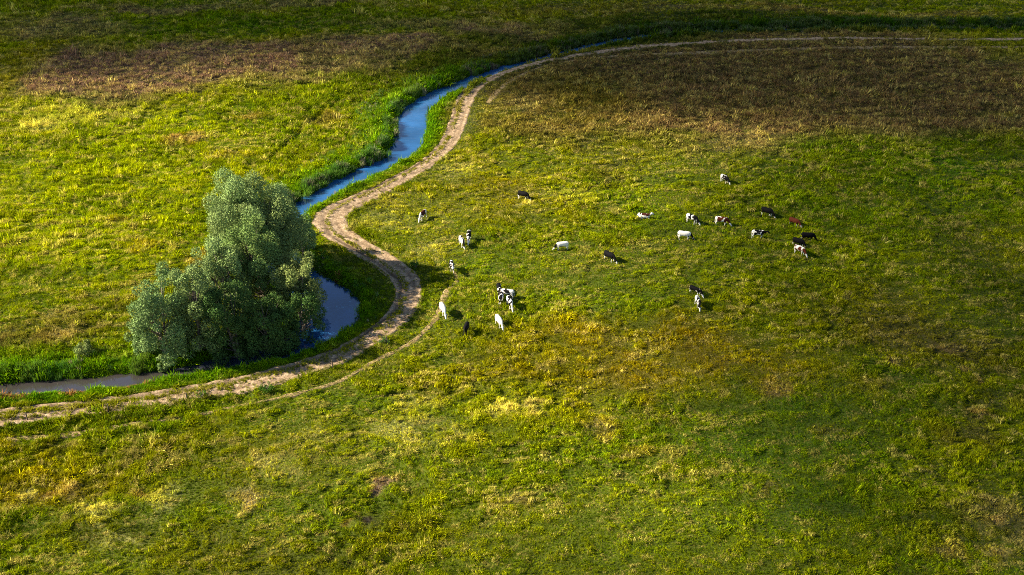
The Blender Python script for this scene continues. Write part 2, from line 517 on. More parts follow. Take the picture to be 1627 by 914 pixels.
# ------------------------------------------------------------------ ground: one sheet to the horizon
def axis(lo, hi, step, far_lo, far_hi):
    core = np.arange(lo, hi + step * .5, step)
    left, right, d, x = [], [], step, lo
    while x > far_lo:
        d *= 1.35
        x -= d
        left.append(x)
    d, x = step, core[-1]
    while x < far_hi:
        d *= 1.35
        x += d
        right.append(x)
    return np.concatenate([left[::-1], core, right])


GX = axis(-165, 165, .42, -4000, 4000)
GY = axis(58, 325, .42, -1500, 9000)
XX, YY = np.meshgrid(GX, GY)
gx, gy = XX.ravel(), YY.ravel()
gh, gi = land(gx, gy)
bumps = mound(gx, gy) * sstep(700, 400, gy)
on_track = 1 - sstep(gi['tw'] - .5, gi['tw'] + .1, gi['td'])
on_path = np.maximum(1 - sstep(gi['cw'] - .2, gi['cw'] + .4, gi['cd']), 1 - sstep(gi['fw'] - .2, gi['fw'] + .4, gi['fd']))
gz = gh + bumps * (1 - np.maximum(on_track, on_path)) - .16 * on_track - .10 * on_path
gz -= .45 * (1 - sstep(.8, 2.0, gi['dd']))
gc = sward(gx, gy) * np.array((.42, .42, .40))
mud = (1 - sstep(-.2, .7, gi['rd']))[:, None]
gc = gc * (1 - mud) + np.array((.06, .045, .03)) * mud
nx, ny = len(GX), len(GY)
idx = np.arange(nx * ny).reshape(ny, nx)
quads = np.stack([idx[:-1, :-1], idx[:-1, 1:], idx[1:, 1:], idx[1:, :-1]], -1).reshape(-1, 4)
me = mesh_np('ground', np.stack([gx, gy, gz], 1), quads, M_GROUND, True)
at = me.attributes.new('tint', 'FLOAT_COLOR', 'POINT')
at.data.foreach_set('color', np.concatenate([gc, np.ones((len(gc), 1))], 1).astype(np.float32).ravel())
tag(add('ground', me), kind='structure')
GZ = gz.reshape(ny, nx)


def ground_z(x, y):
    x, y = np.atleast_1d(np.asarray(x, float)), np.atleast_1d(np.asarray(y, float))
    i = np.clip(np.searchsorted(GX, x) - 1, 0, nx - 2)
    j = np.clip(np.searchsorted(GY, y) - 1, 0, ny - 2)
    fx, fy = (x - GX[i]) / (GX[i + 1] - GX[i]), (y - GY[j]) / (GY[j + 1] - GY[j])
    return (GZ[j, i] * (1 - fx) + GZ[j, i + 1] * fx) * (1 - fy) + (GZ[j + 1, i] * (1 - fx) + GZ[j + 1, i + 1] * fx) * fy


# ------------------------------------------------------------------ strips: track, trodden paths, water
def strip(name, line, across, material, zfun, step=.35, extra=.35):
    L = spline(line[::1], step)
    T = np.gradient(L[:, :2], axis=0)
    T /= np.linalg.norm(T, axis=1)[:, None] + 1e-9
    N = np.stack([T[:, 1], -T[:, 0]], 1)                    # to the right of travel
    n = len(L)
    s = np.cumsum(np.hypot(*np.gradient(L[:, :2], axis=0).T))
    f = np.linspace(-1, 1, across)
    wob_l = (fbm(s, s * 0 + 3, 2.2, 61, 3) - .5) * extra * 2
    wob_r = (fbm(s, s * 0 + 9, 2.2, 67, 3) - .5) * extra * 2
    hw = L[:, 2][:, None] + np.where(f[None, :] < 0, wob_l[:, None], wob_r[:, None]) + .12
    off = f[None, :] * hw
    X = L[:, 0][:, None] + N[:, 0][:, None] * off
    Y = L[:, 1][:, None] + N[:, 1][:, None] * off
    Z = zfun(X.ravel(), Y.ravel(), off.ravel(), np.broadcast_to(hw, off.shape).ravel())
    ii = np.arange(n * across).reshape(n, across)
    Q = np.stack([ii[:-1, :-1], ii[:-1, 1:], ii[1:, 1:], ii[1:, :-1]], -1).reshape(-1, 4)
    me = mesh_np(name, np.stack([X.ravel(), Y.ravel(), Z], 1), Q, material, True)
    of = off.ravel() + (fbm(X.ravel(), Y.ravel(), 2.5, 151, 2) - .5) * .5
    rut = np.maximum(np.exp(-((of + 1.05) / .30) ** 2), .6 * np.exp(-((of - .95) / .26) ** 2)) * (.45 + .9 * fbm(X.ravel(), Y.ravel(), 6, 153, 2))
    at = me.attributes.new('rut', 'FLOAT', 'POINT')
    at.data.foreach_set('value', np.clip(rut, 0, 1).astype(np.float32))
    return tag(add(name, me), kind='structure')


def track_z(x, y, off, hw):
    h, _ = land(x, y)
    z = h + .04 + (fbm(x, y, .55, 71, 2) - .5) * .14
    z -= .10 * np.exp(-((off + 1.15) / .28) ** 2) + .08 * np.exp(-((off - .75) / .45) ** 2)
    return z - .26 * sstep(.82, 1.0, np.abs(off) / hw)


def path_z(x, y, off, hw):
    h, _ = land(x, y)
    z = h - .01 + (fbm(x, y, .5, 73, 2) - .5) * .10
    return z - .22 * sstep(.6, 1.0, np.abs(off) / hw)


strip('dirt_track', TRACK, 19, M_DIRT, track_z)
strip('cow_path', COWPATH, 9, M_PATH, path_z)
strip('field_path', FARPATH, 9, M_PATH, path_z)
WL = RIVER.copy()
WL[:, 2] += 1.2
strip('river', WL, 7, M_WATER, lambda x, y, o, h: np.full(len(x), WATER_Z), 1.2, 0.0)


# ------------------------------------------------------------------ grass and reeds (uncountable cover)
def blade_mesh(name, n, rad, hgt, wid, lean, material, seed, seg=2, upright=.5):
    g = np.random.default_rng(seed)
    V, F, A = [], [], []
    for i in range(n):
        a0 = g.uniform(0, 2 * math.pi)
        r0 = rad * math.sqrt(g.uniform())
        bx, by = r0 * math.cos(a0), r0 * math.sin(a0)
        az = a0 + g.normal(0, .9)
        h = hgt * g.uniform(.55, 1.1) * (1 - .35 * r0 / rad)
        ln = lean * g.uniform(.3, 1.2)
        wv = wid * g.uniform(.6, 1.3)
        fa = g.uniform(0, math.pi)
        wx, wy = math.cos(fa) * wv / 2, math.sin(fa) * wv / 2
        base = len(V)
        dx, dy = math.cos(az), math.sin(az)
        m1 = (bx + dx * ln * .3, by + dy * ln * .3, h * .65)
        m2 = (bx + dx * ln, by + dy * ln, h)
        V += [(bx - wx, by - wy, -.12), (bx + wx, by + wy, -.12), (m1[0] + wx * .9, m1[1] + wy * .9, m1[2]), (m1[0] - wx * .9, m1[1] - wy * .9, m1[2]), m2]
        F += [(base, base + 1, base + 2), (base, base + 2, base + 3), (base + 3, base + 2, base + 4)]
        A += [g.uniform()] * 5
    me = mesh_np(name, V, F, material)
    at = me.attributes.new('blade', 'FLOAT', 'POINT')
    at.data.foreach_set('value', np.array(A, np.float32))
    return me


def scatter(name, P, rot, scl, var, tint, meshes, label, cat):
    tcoll = bpy.data.collections.new(name + '_kinds')
    for k, m_ in enumerate(meshes):
        tcoll.objects.link(bpy.data.objects.new('%s_kind_%02d' % (name, k), m_))
    me = bpy.data.meshes.new(name)
    me.vertices.add(len(P))
    me.vertices.foreach_set('co', P.astype(np.float32).ravel())
    for nm, ty, key, arr in (('rot', 'FLOAT_VECTOR', 'vector', rot), ('scl', 'FLOAT_VECTOR', 'vector', scl), ('kindno', 'INT', 'value', var)):
        at = me.attributes.new(nm, ty, 'POINT')
        at.data.foreach_set(key, np.asarray(arr, np.int32 if ty == 'INT' else np.float32).ravel())
    at = me.attributes.new('tint', 'FLOAT_COLOR', 'POINT')
    at.data.foreach_set('color', np.concatenate([tint, np.ones((len(tint), 1))], 1).astype(np.float32).ravel())
    me.update()
    o = add(name, me)
    ng = bpy.data.node_groups.new(name + '_scatter', 'GeometryNodeTree')
    ng.interface.new_socket('Geometry', in_out='INPUT', socket_type='NodeSocketGeometry')
    ng.interface.new_socket('Geometry', in_out='OUTPUT', socket_type='NodeSocketGeometry')
    gi_, go = ng.nodes.new('NodeGroupInput'), ng.nodes.new('NodeGroupOutput')
    ip = ng.nodes.new('GeometryNodeInstanceOnPoints')
    ci = ng.nodes.new('GeometryNodeCollectionInfo')
    ci.inputs['Collection'].default_value = tcoll
    ci.inputs['Separate Children'].default_value = True
    ci.inputs['Reset Children'].default_value = True

    def named(nm, ty):
        q = ng.nodes.new('GeometryNodeInputNamedAttribute')
        q.data_type = ty
        q.inputs['Name'].default_value = nm
        return q.outputs['Attribute']
    e2r = ng.nodes.new('FunctionNodeEulerToRotation')
    ip.inputs['Pick Instance'].default_value = True
    ng.links.new(gi_.outputs[0], ip.inputs['Points'])
    ng.links.new(ci.outputs[0], ip.inputs['Instance'])
    ng.links.new(named('kindno', 'INT'), ip.inputs['Instance Index'])
    ng.links.new(named('rot', 'FLOAT_VECTOR'), e2r.inputs[0])
    ng.links.new(e2r.outputs[0], ip.inputs['Rotation'])
    ng.links.new(named('scl', 'FLOAT_VECTOR'), ip.inputs['Scale'])
    ng.links.new(ip.outputs[0], go.inputs[0])
    md = o.modifiers.new('scatter', 'NODES')
    md.node_group = ng
    return tag(o, label, cat, kind='stuff')


def field_points(density):
    """jittered points over the part of the meadow in view, with a margin"""
    y0, y1 = 60.0, 318.0
    st = 1 / math.sqrt(density)
    ys = np.arange(y0, y1, st)
    out = []
    for yv in ys:
        half = 30 + yv * .52 + 12 - 10
        xs = np.arange(-half, half, st)
        out.append(np.stack([xs, np.full(len(xs), yv)], 1))
    P = np.concatenate(out)
    return P + rng.uniform(-.5, .5, P.shape) * st * 1.1


P = field_points(11.0)
far = sstep(120, 300, P[:, 1])
P = P[rng.uniform(size=len(P)) > far * .55]
P2 = field_points(8.0)                                   # the near sward shows blade by blade
P = np.concatenate([P, P2[P2[:, 1] < 100 + 45 * rng.uniform(size=len(P2))]])
x, y = P[:, 0], P[:, 1]
lh, li = land(x, y)
td, tw, ts = li['td'], li['tw'], li['ts']
off = td * ts
edge = (fbm(x, y, 1.2, 81, 2) - .5)
keep = li['rd'] > .55 + edge
med = (np.abs(off + .45) < .34 + edge * .7) & (fbm(x, y, 3.5, 83, 2) > .26)
leftpart = sstep(-5, -22, x) * (y < 118)
med |= ((np.abs(off + .1) < .95 + edge) & (rng.uniform(size=len(x)) < .14 * leftpart)) | (rng.uniform(size=len(x)) < .02 * leftpart)
keep &= (td > tw - .15 + edge * np.where(y > 175, .4, .9)) | med | (rng.uniform(size=len(x)) < .02)
keep &= (li['cd'] > li['cw'] + edge * .8) | (rng.uniform(size=len(x)) < .60 + .2 * (li['cw'] < .34))
keep &= (li['fd'] > li['fw'] - .2 + edge * 1.4) | (rng.uniform(size=len(x)) < .35)
keep &= (li['dd'] > 1.3)
P, lh = P[keep], lh[keep]
for k in li:
    li[k] = li[k][keep]
td, tw, off = td[keep], tw[keep], off[keep]
x, y = P[:, 0], P[:, 1]
n = len(P)
clump = clumps(x, y)
cl2 = fbm(x, y, 4.5, 97, 3)
c = sward(x, y)
lum = c.mean(1, keepdims=True)
straw = (np.clip((cl2 - .42) * 2.4, 0, 1) * .5 + np.clip(clump * 1.5 - .5, 0, 1) * .5)[:, None]
lush = (np.clip(.75 - clump * 1.5, 0, 1) * np.clip(1.6 - cl2 * 2, 0, 1))[:, None]
c = c * (1 - .55 * lush) + np.array((.055, .105, .010)) * (lum / .09) ** .6 * .55 * lush
c = c * (1 - .6 * straw) + (c * np.array((1.5, 1.3, 1.2)) + np.array((.075, .058, .020)) * (lum / .1)) * (.6 * straw)
band = fbm(x * .38 + y * .22 + (fbm(x, y, 7, 161, 2) - .5) * 5, y * 1.0 - x * .30 + (fbm(x, y, 7, 163, 2) - .5) * 3, 1.15, 165, 3)
band = np.clip((band - .5) * 3.2, -1, 1)                                  # wisps of darker herb through the grass
c = c * np.where(band < 0, 1 + .50 * band, 1 + .18 * band)[:, None]
c[:, 0] *= 1 + .14 * np.minimum(band, 0)
speck = rng.uniform(size=n)
kk = np.clip(rng.normal(0, 1, (n, 1)), -2, 1.7)
pale = c.mean(1, keepdims=True) * np.array((1.36, 1.22, .34))
c = c + (pale - c) * np.clip(kk * .40, 0, .7)
c = c * np.exp(kk * .24 - .02)
streak = fbm(x * .55 + y * .25 + (fbm(x, y, 6, 131, 2) - .5) * 5, y * 1.25 - x * .35, 1.0, 133, 2)
sfield = fbm(x, y, 8, 135, 3)
lodged = (streak > .72 - .42 * np.clip(sfield - .38, 0, .4)) & (speck < .75)
dry = ((speck < .04) | lodged)[:, None]
c = np.where(dry, c * .45 + np.array((.44, .36, .15)) * .55 * np.clip(lum / .11, .30, 1.3), c)
# rank growth beside the water and along the bend
bankk = (1 - sstep(1.2, np.where(li['rs'] > 0, 9.0, 5.0), li['rd']))[:, None]
rank = np.array((.095, .205, .013)) * (1 - .68 * sstep(205, 232, y))[:, None]  # far bank growth darkened in colour, standing for its shade
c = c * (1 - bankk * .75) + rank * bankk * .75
sorrel = ((li['rs'] < 0) & (li['rd'] < 2.0) & (x < -24) & (y < 135) & (fbm(x, y, 3.2, 141, 2) > .52) & (rng.uniform(size=n) < .55))[:, None]
c = np.where(sorrel, np.array((.30, .17, .08)) * (.6 + .8 * rng.uniform(size=(n, 1))), c)
verge = np.where((off > 0), 1 - sstep(.2, 2.6, td - tw), 0) * sstep(.35, .6, fbm(x, y, 7, 103, 2) + .1)
c = c * (1 - .4 * verge[:, None]) + np.array((.06, .09, .018)) * .4 * verge[:, None]
rough = sstep(.35, .65, fbm(x, y, 13, 145, 3))                       # grazed short turf against rank patches
size = (.30 + .30 * clump + .12 * band) * (.84 + .45 * rough) * np.exp(rng.normal(0, .34, n))
size = np.maximum(size, .33)
size *= 1 + .30 * (1 - sstep(-45, -15, x - (y - 120) * .16))              # uncut meadow across the river stands taller
size *= .8 + .5 * sstep(90, 260, y)
size *= 1 + .6 * verge + .7 * bankk[:, 0]
brownz = np.exp(-(((x - 55) / 60) ** 2 + ((y - 205) / 32) ** 2))
size *= 1 + .7 * brownz
ontr = (td < tw)
size = np.where(ontr, np.maximum(size * .8, .34), size)
c = np.where(ontr[:, None], c * .55 + np.array((.24, .21, .06)) * .45, c)
size = np.where(np.minimum(li['cd'] - li['cw'], li['fd'] - li['fw']) < .3, size * .6, size)
bare = np.zeros(n)
for (bu, bv, br) in ((590, 828, 1.1), (605, 780, .9), (560, 832, .7)):
    b_ = W(bu, bv)
    bare = np.maximum(bare, np.hypot(x - b_[0], y - b_[1]) < br)
size *= 1 - .55 * (1 - sstep(.3, 2.2, td - tw)) * (off > 0) * sstep(140, 190, y)
size = np.where(bare > 0, size * .45, size)
la = (fbm(x, y, 5.5, 107, 2) - .5) * 5.0 + .35 + rng.normal(0, .5, n)
tilt = np.clip(.22 + .75 * fbm(x, y, 2.6, 109, 2) + rng.normal(0, .12, n), .05, 1.05)
rot = np.stack([np.zeros(n), tilt, la], 1)
scl = np.stack([size * 1.1, size * 1.1, size * (.7 + .6 * rng.uniform(size=n))], 1)
ml = c.mean(1, keepdims=True)
c = np.clip(ml + (c - ml) * 1.30, .003, 1)
kinds = [blade_mesh('grass_tuft_%d' % k, 34, .36, .40, .05, .34, M_GRASS, 200 + k) for k in range(8)]
gzz = ground_z(x, y)
trod = (td < tw + .1) | (li['cd'] < li['cw'] + .2) | (li['fd'] < li['fw'] + .2)
P3 = np.stack([x, y, np.where(trod, np.maximum(gzz, lh + .10), gzz)], 1)
scatter('grass', P3, rot, scl, rng.integers(0, 8, n), c, kinds, 'uneven green and straw coloured meadow grass covering the fields', 'grass')
print('tufts', n)

# reeds along the water
def along(line, side, o0, o1, per_m, seed, a=None, b=None):
    g = np.random.default_rng(seed)
    L = spline(line, .5)
    i0 = 0 if a is None else int(np.argmin(np.hypot(*(L[:, :2] - W(*a)).T)))
    i1 = len(L) if b is None else int(np.argmin(np.hypot(*(L[:, :2] - W(*b)).T)))
    L = L[i0:i1]
    T = np.gradient(L[:, :2], axis=0)
    T /= np.linalg.norm(T, axis=1)[:, None]
    N = np.stack([T[:, 1], -T[:, 0]], 1) * side
    k = g.integers(0, len(L), int(per_m * len(L) * .5))
    d = L[k, 2] + g.uniform(o0, o1, len(k))
    return L[k, :2] + N[k] * d[:, None] + g.normal(0, .15, (len(k), 2))


# travel runs from the upper right towards the lower left, so the far (left) bank lies to the right of travel
RP = np.concatenate([along(RIVER, 1, -.3, 2.4, 13.0, 1, None, (468, 335)), along(RIVER, 1, 1.5, 8.0, 16, 2, (760, 120), (468, 335)), along(RIVER, 1, 2.0, 6.0, 9, 7, None, (760, 120)),
                     along(RIVER, 1, .3, 2.6, 12, 3, (300, 590), None), along(RIVER, -1, .0, 1.2, 3, 4), along(RIVER, -1, .4, 3.2, 6, 5, None, (800, 108)), along(RIVER, -1, .5, 3.5, 5, 6, (452, 362), (530, 510))])
x, y = RP[:, 0], RP[:, 1]
lh, li = land(x, y)
gap = fbm(x, y, 3.0, 127, 2)
ok = (gap > .40) & (li['rd'] > -.35 + .9 * (gap - .5)) & (li['td'] > li['tw'] + .3) & (np.abs(x) < 25 + y * .55) & (y > 60) & (y < 320)
RP = RP[ok]
x, y = RP[:, 0], RP[:, 1]
li = {k: v[ok] for k, v in li.items()}
n = len(RP)
g1 = fbm(x, y, 5, 121, 2)[:, None]
c = np.array((.045, .14, .012)) * (1 - g1) + np.array((.15, .22, .014)) * g1
plume = ((fbm(x, y, 4, 123, 2) > .58) & (rng.uniform(size=n) < .22))[:, None]
c = np.where(plume, np.array((.24, .21, .12)), c) * (.7 + .6 * rng.uniform(size=(n, 1)))
c = c * (1 - .62 * sstep(205, 232, y))[:, None]  # far reeds tinted darker to stand for the shade there
rsz = .30 + 1.15 * fbm(x, y, 4, 125, 2) + .25 * rng.uniform(size=n)
rsz *= np.where(y < 115, .72, 1.0)
rsz *= np.where((li['rs'] > 0) | (y > 225), np.where(li['rd'] < 2.2, .95, .48), .42)
rot = np.stack([np.zeros(n), rng.uniform(0, .22, n), rng.uniform(-.8, .8, n)], 1)
scl = np.stack([rsz, rsz, rsz * (.9 + .3 * rng.uniform(size=n))], 1)
kinds = [blade_mesh('reed_tuft_%d' % k, 30, .42, 1.7, .07, .45, M_REED, 300 + k) for k in range(5)]
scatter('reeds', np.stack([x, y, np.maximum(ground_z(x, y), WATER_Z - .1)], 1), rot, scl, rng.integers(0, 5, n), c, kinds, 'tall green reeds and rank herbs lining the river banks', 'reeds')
print('reeds', n)


# ------------------------------------------------------------------ willows and shrubs
def tube(path, radii, sides=7):
    V, F = [], []
    P_ = [Vector(p) for p in path]
    for i, p in enumerate(P_):
        d = (P_[min(i + 1, len(P_) - 1)] - P_[max(i - 1, 0)]).normalized()
        a = d.orthogonal().normalized()
        b = d.cross(a)
        for k in range(sides):
            th = 2 * math.pi * k / sides
            V.append(p + (a * math.cos(th) + b * math.sin(th)) * radii[i])
    for i in range(len(P_) - 1):
        for k in range(sides):
            F.append((i * sides + k, i * sides + (k + 1) % sides, (i + 1) * sides + (k + 1) % sides, (i + 1) * sides + k))
    return V, F


def merge(parts):
    V, F = [], []
    for v, f in parts:
        b = len(V)
        V += [tuple(q) for q in v]
        F += [tuple(i + b for i in q) for q in f]
    return V, F


LEAF_MATS = {}


def leaf_mat(tone):
    if tone not in LEAF_MATS:
        rgb = {'sage': (.195, .262, .085), 'green': (.15, .22, .06), 'deep': (.062, .112, .028), 'blue': (.165, .240, .080), 'bush': (.060, .13, .014), 'olive': (.18, .22, .065)}[tone]  # deep: the front willows' shade is put into this leaf colour
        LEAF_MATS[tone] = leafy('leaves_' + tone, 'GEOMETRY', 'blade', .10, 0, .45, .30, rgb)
    return LEAF_MATS[tone]


def tree(name, u, v, H, rad, tone, label, cat, seed, low=.12, stems=3, nclump=60, per=330, leaf=.25, group=None):
    g = np.random.default_rng(seed)
    p = W(u, v)
    z0 = float(ground_z(p[0], p[1])[0])
    root = bpy.data.objects.new(name, None)
    col.objects.link(root)
    root.location = (p[0], p[1], z0)
    tag(root, label, cat, group)
    # clump centres in a tall uneven crown
    C = []
    tops = [(g.uniform(-.62, .62) * rad, g.uniform(-.62, .62) * rad, H * g.uniform(.84, 1.0)) for _ in range(stems)]
    tops[0] = (tops[0][0] * .4, tops[0][1] * .4, H)
    for i in range(nclump):
        tx, ty, th = tops[i % stems]
        f = low + (1 - low) * g.uniform() ** .85
        prof = (math.sin(math.pi * min(1, (f * .68 + .19))) ** .55) * (1.02 - .26 * f)
        rr = rad * prof * math.sqrt(g.uniform(.30, 1)) * .95
        th_ = g.uniform(0, 2 * math.pi)
        rc = rad * g.uniform(.19, .36) * (1.10 - .30 * f)
        C.append((tx * f + rr * math.cos(th_), ty * f + rr * math.sin(th_), max(rc * .6, th * f - rc * .5), rc))
    # limbs
    parts = []
    for s in range(stems):
        tx, ty, th = tops[s]
        b = (g.uniform(-.25, .25) * min(1, rad / 3), g.uniform(-.25, .25) * min(1, rad / 3), -.3)
        path, rads = [], []
        for k in range(6):
            f = k / 5
            path.append((b[0] + (tx - b[0]) * f ** 1.2 + g.normal(0, .05) * H * .1, b[1] + (ty - b[1]) * f ** 1.2 + g.normal(0, .05) * H * .1, -.3 + (th * .88 + .3) * f))
            rads.append(H * .017 * (1 - f) ** 1.0 + .02)
        parts.append(tube(path, rads))
        for i in range(s, nclump, stems):
            cx, cy, cz, rc = C[i]
            if g.uniform() < .75:
                f = max(.08, min(.85, (cz / th) * .7))
                k = f * 5
                a0, a1 = Vector(path[int(k)]), Vector(path[min(5, int(k) + 1)])
                st_ = a0.lerp(a1, k - int(k))
                en = Vector((cx, cy, cz))
                mid = st_.lerp(en, .5) + Vector((0, 0, .08 * (en - st_).length))
                parts.append(tube([st_, mid, en], [H * .006 + .015, H * .004 + .012, .012], 5))
    V, F = merge(parts)
    add('trunk', mesh_np('trunk', V, F, M_BARK, True), root)
    # leaves: narrow blades through each clump, denser towards its skin
    allV, allA = [], []
    for (cx, cy, cz, rc) in C:
        m_ = int((46 if leaf > .22 else 150) * 12.57 * rc * rc * g.uniform(.85, 1.15))
        d = g.normal(size=(m_, 3))
        d /= np.linalg.norm(d, axis=1)[:, None]
        rr = rc * g.uniform(.3, 1, m_) ** .33 * (1 + .08 * g.normal(size=m_))
        ctr = np.array((cx, cy, cz)) + d * rr[:, None] * np.array((1, 1, 1.18))
        ctr[:, 2] = np.maximum(ctr[:, 2], .1)
        ax = d * .5 + g.normal(size=(m_, 3)) * .6 + np.array((0, 0, .25))
        ax /= np.linalg.norm(ax, axis=1)[:, None]
        nr = d * 2.2 + g.normal(size=(m_, 3)) * .5 + np.array((0, 0, .25))
        sd = np.cross(ax, nr)
        sd /= np.linalg.norm(sd, axis=1)[:, None] + 1e-6
        ln = leaf * g.uniform(.6, 1.4, (m_, 1))
        wd = ln * g.uniform(.30, .5, (m_, 1))
        q = np.stack([ctr - ax * ln * .5, ctr + sd * wd * .5, ctr + ax * ln * .5, ctr - sd * wd * .5], 1)
        allV.append(q.reshape(-1, 3))
        tone_c = g.uniform(.25, .75)
        allA.append(np.repeat(np.clip(tone_c + g.normal(0, .22, m_), 0, 1), 4))
    V = np.concatenate(allV)
    F = np.arange(len(V)).reshape(-1, 4)
    me = mesh_np('crown', V, F, leaf_mat(tone))
    at = me.attributes.new('blade', 'FLOAT', 'POINT')
    at.data.foreach_set('value', np.concatenate(allA).astype(np.float32))
    add('crown', me, root)
    return root


GT = 'willows beside the pool'
tree('willow_tree', 412, 438, 15.2, 5.9, 'sage', 'tallest grey-green willow at the back of the clump', 'tree', 1, .22, 6, 130, 340, group=GT)
tree('willow_tree', 424, 480, 12.6, 4.3, 'green', 'broad green willow in the middle of the clump, in front of the tallest', 'tree', 2, .12, 3, 70, 340, group=GT)
tree('willow_tree', 482, 400, 7.2, 2.5, 'blue', 'small willow beside the sandy bend of the track', 'tree', 3, .08, 3, 36, 260, group=GT)
tree('willow_tree', 476, 500, 10.0, 3.3, 'olive', 'pale round willow overhanging the blue pool, bare limbs showing', 'tree', 4, .30, 4, 55, 300, group=GT)
tree('willow_tree', 268, 566, 11.8, 3.5, 'blue', 'leftmost tall willow of the clump, narrow and silvery', 'tree', 5, .06, 3, 64, 320, group=GT)
tree('willow_tree', 322, 558, 12.4, 3.2, 'sage', 'narrow willow standing right of the leftmost tall one', 'tree', 6, .08, 3, 56, 320, group=GT)
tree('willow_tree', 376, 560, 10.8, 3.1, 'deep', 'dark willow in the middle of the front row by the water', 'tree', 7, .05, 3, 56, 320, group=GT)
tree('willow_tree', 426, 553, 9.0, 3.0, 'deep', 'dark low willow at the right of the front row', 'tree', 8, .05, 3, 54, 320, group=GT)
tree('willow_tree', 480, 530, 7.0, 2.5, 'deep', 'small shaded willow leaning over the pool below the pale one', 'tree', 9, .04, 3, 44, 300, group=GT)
tree('willow_tree', 360, 510, 11.6, 3.5, 'sage', 'pale willow hemmed in at the centre of the clump', 'tree', 10, .1, 3, 54, 320, group=GT)
tree('willow_shrub', 236, 560, 5.2, 1.7, 'blue', 'low silvery willow shrub at the left foot of the clump', 'shrub', 11, .05, 3, 34, 260, group=GT)
tree('willow_shrub', 262, 578, 2.2, 1.0, 'sage', 'small pale shrub at the water below the leftmost willow', 'shrub', 12, .05, 3, 18, 120, .2, group=GT)
tree('willow_shrub', 452, 549, 4.2, 1.9, 'deep', 'added low shrub, dark like the shade over the water at the right foot of the clump', 'shrub', 13, .03, 3, 30, 200, group=GT)  # added to cover bright water where black shade belongs
GS = 'shrubs along the track'
tree('shrub', 323, 636, 1.5, .62, 'bush', 'small round green bush on the lower edge of the track', 'shrub', 21, .08, 3, 16, 90, .13, group=GS)
tree('shrub', 424, 624, 1.1, .85, 'bush', 'low dark bush on the track edge, right of the round one', 'shrub', 22, .08, 3, 16, 90, .13, group=GS)
tree('shrub', 661, 424, 1.5, .7, 'bush', 'bright green bush beside the outside of the track bend', 'shrub', 23, .08, 3, 16, 90, .14, group=GS)
tree('shrub', 135, 565, 1.8, 1.4, 'olive', 'pale green bush on the bank left of the willows', 'shrub', 26, .08, 3, 22, 110, .17, group=GS)
tree('shrub', 612, 548, .9, .7, 'deep', 'tiny dark bush beside the fence post on the track bend', 'shrub', 27, .08, 3, 14, 80, .12, group=GS)
tree('shrub', 694, 163, .9, .9, 'deep', 'dark bush at the water edge of the upper river', 'shrub', 28, .08, 3, 14, 90, .14, group=GS)


# ------------------------------------------------------------------ fence posts
def post(u, v, label, seed):
    g = random.Random(seed)
    p = W(u, v)
    z0 = float(ground_z(p[0], p[1])[0])
    V, F = [], []
    S = 9
    rows = [(-.3, .075), (.0, .078), (.45, .072), (.95, .068), (1.22, .064), (1.27, .045)]
    for z, r_ in rows:
        for k in range(S):
            a_ = 2 * math.pi * k / S
            q = r_ * (1 + .08 * math.sin(3 * a_ + seed))
            V.append((q * math.cos(a_), q * math.sin(a_), z))
    for i in range(len(rows) - 1):
        for k in range(S):
            F.append((i * S + k, i * S + (k + 1) % S, (i + 1) * S + (k + 1) % S, (i + 1) * S + k))
    b = len(V)
    V.append((0, 0, 1.275))
    for k in range(S):
        i0 = (len(rows) - 1) * S
        F.append((i0 + k, i0 + (k + 1) % S, b))
    m = bpy.data.meshes.new('fence_post')
    m.from_pydata(V, [], F)
    m.materials.append(M_POST)
    o = add('fence_post', m, None, (p[0], p[1], z0))
    o.rotation_euler = (g.uniform(-.06, .06), g.uniform(-.06, .06), g.uniform(0, 6))
    tag(o, label, 'fence post', 'fence posts beside the track')


post(44, 669, 'leftmost wooden fence post beside the lower track', 1)
post(173, 656, 'second wooden fence post from the left, on the track edge', 2)
post(299, 641, 'wooden fence post just left of the small round bush', 3)
post(529, 588, 'wooden fence post where the track starts to bend', 4)
post(615, 548, 'wooden fence post furthest right, on the outside of the bend', 5)


# ------------------------------------------------------------------ cows
def loft(rings, S=12, axis_up=(0, 0, 1)):
    """closed skin through rings (x, y, z, ry, rz); sections stand square to the run of the line"""
    V, F = [], []
    P_ = [Vector(r_[:3]) for r_ in rings]
    for i, r_ in enumerate(rings):
        d = (P_[min(i + 1, len(P_) - 1)] - P_[max(i - 1, 0)]).normalized()
        sidev = Vector((0, 1, 0))
        sidev = (sidev - d * sidev.dot(d)).normalized()
        upv = sidev.cross(d)
        for k in range(S):
            a_ = 2 * math.pi * k / S
            V.append(P_[i] + sidev * math.cos(a_) * r_[3] + upv * math.sin(a_) * r_[4])
    for i in range(len(rings) - 1):
        for k in range(S):
            F.append((i * S + k, i * S + (k + 1) % S, (i + 1) * S + (k + 1) % S, (i + 1) * S + k))
    F.append(tuple(range(S))[::-1])
    F.append(tuple((len(rings) - 1) * S + k for k in range(S)))
    return V, F


def ball(c_, r_):
    rings = [(c_[0] + r_[0] * math.cos(math.pi * (1 - k / 8)), c_[1], c_[2], max(.004, r_[1] * math.sin(math.pi * k / 8)), max(.004, r_[2] * math.sin(math.pi * k / 8))) for k in range(9)]
    return loft(rings)


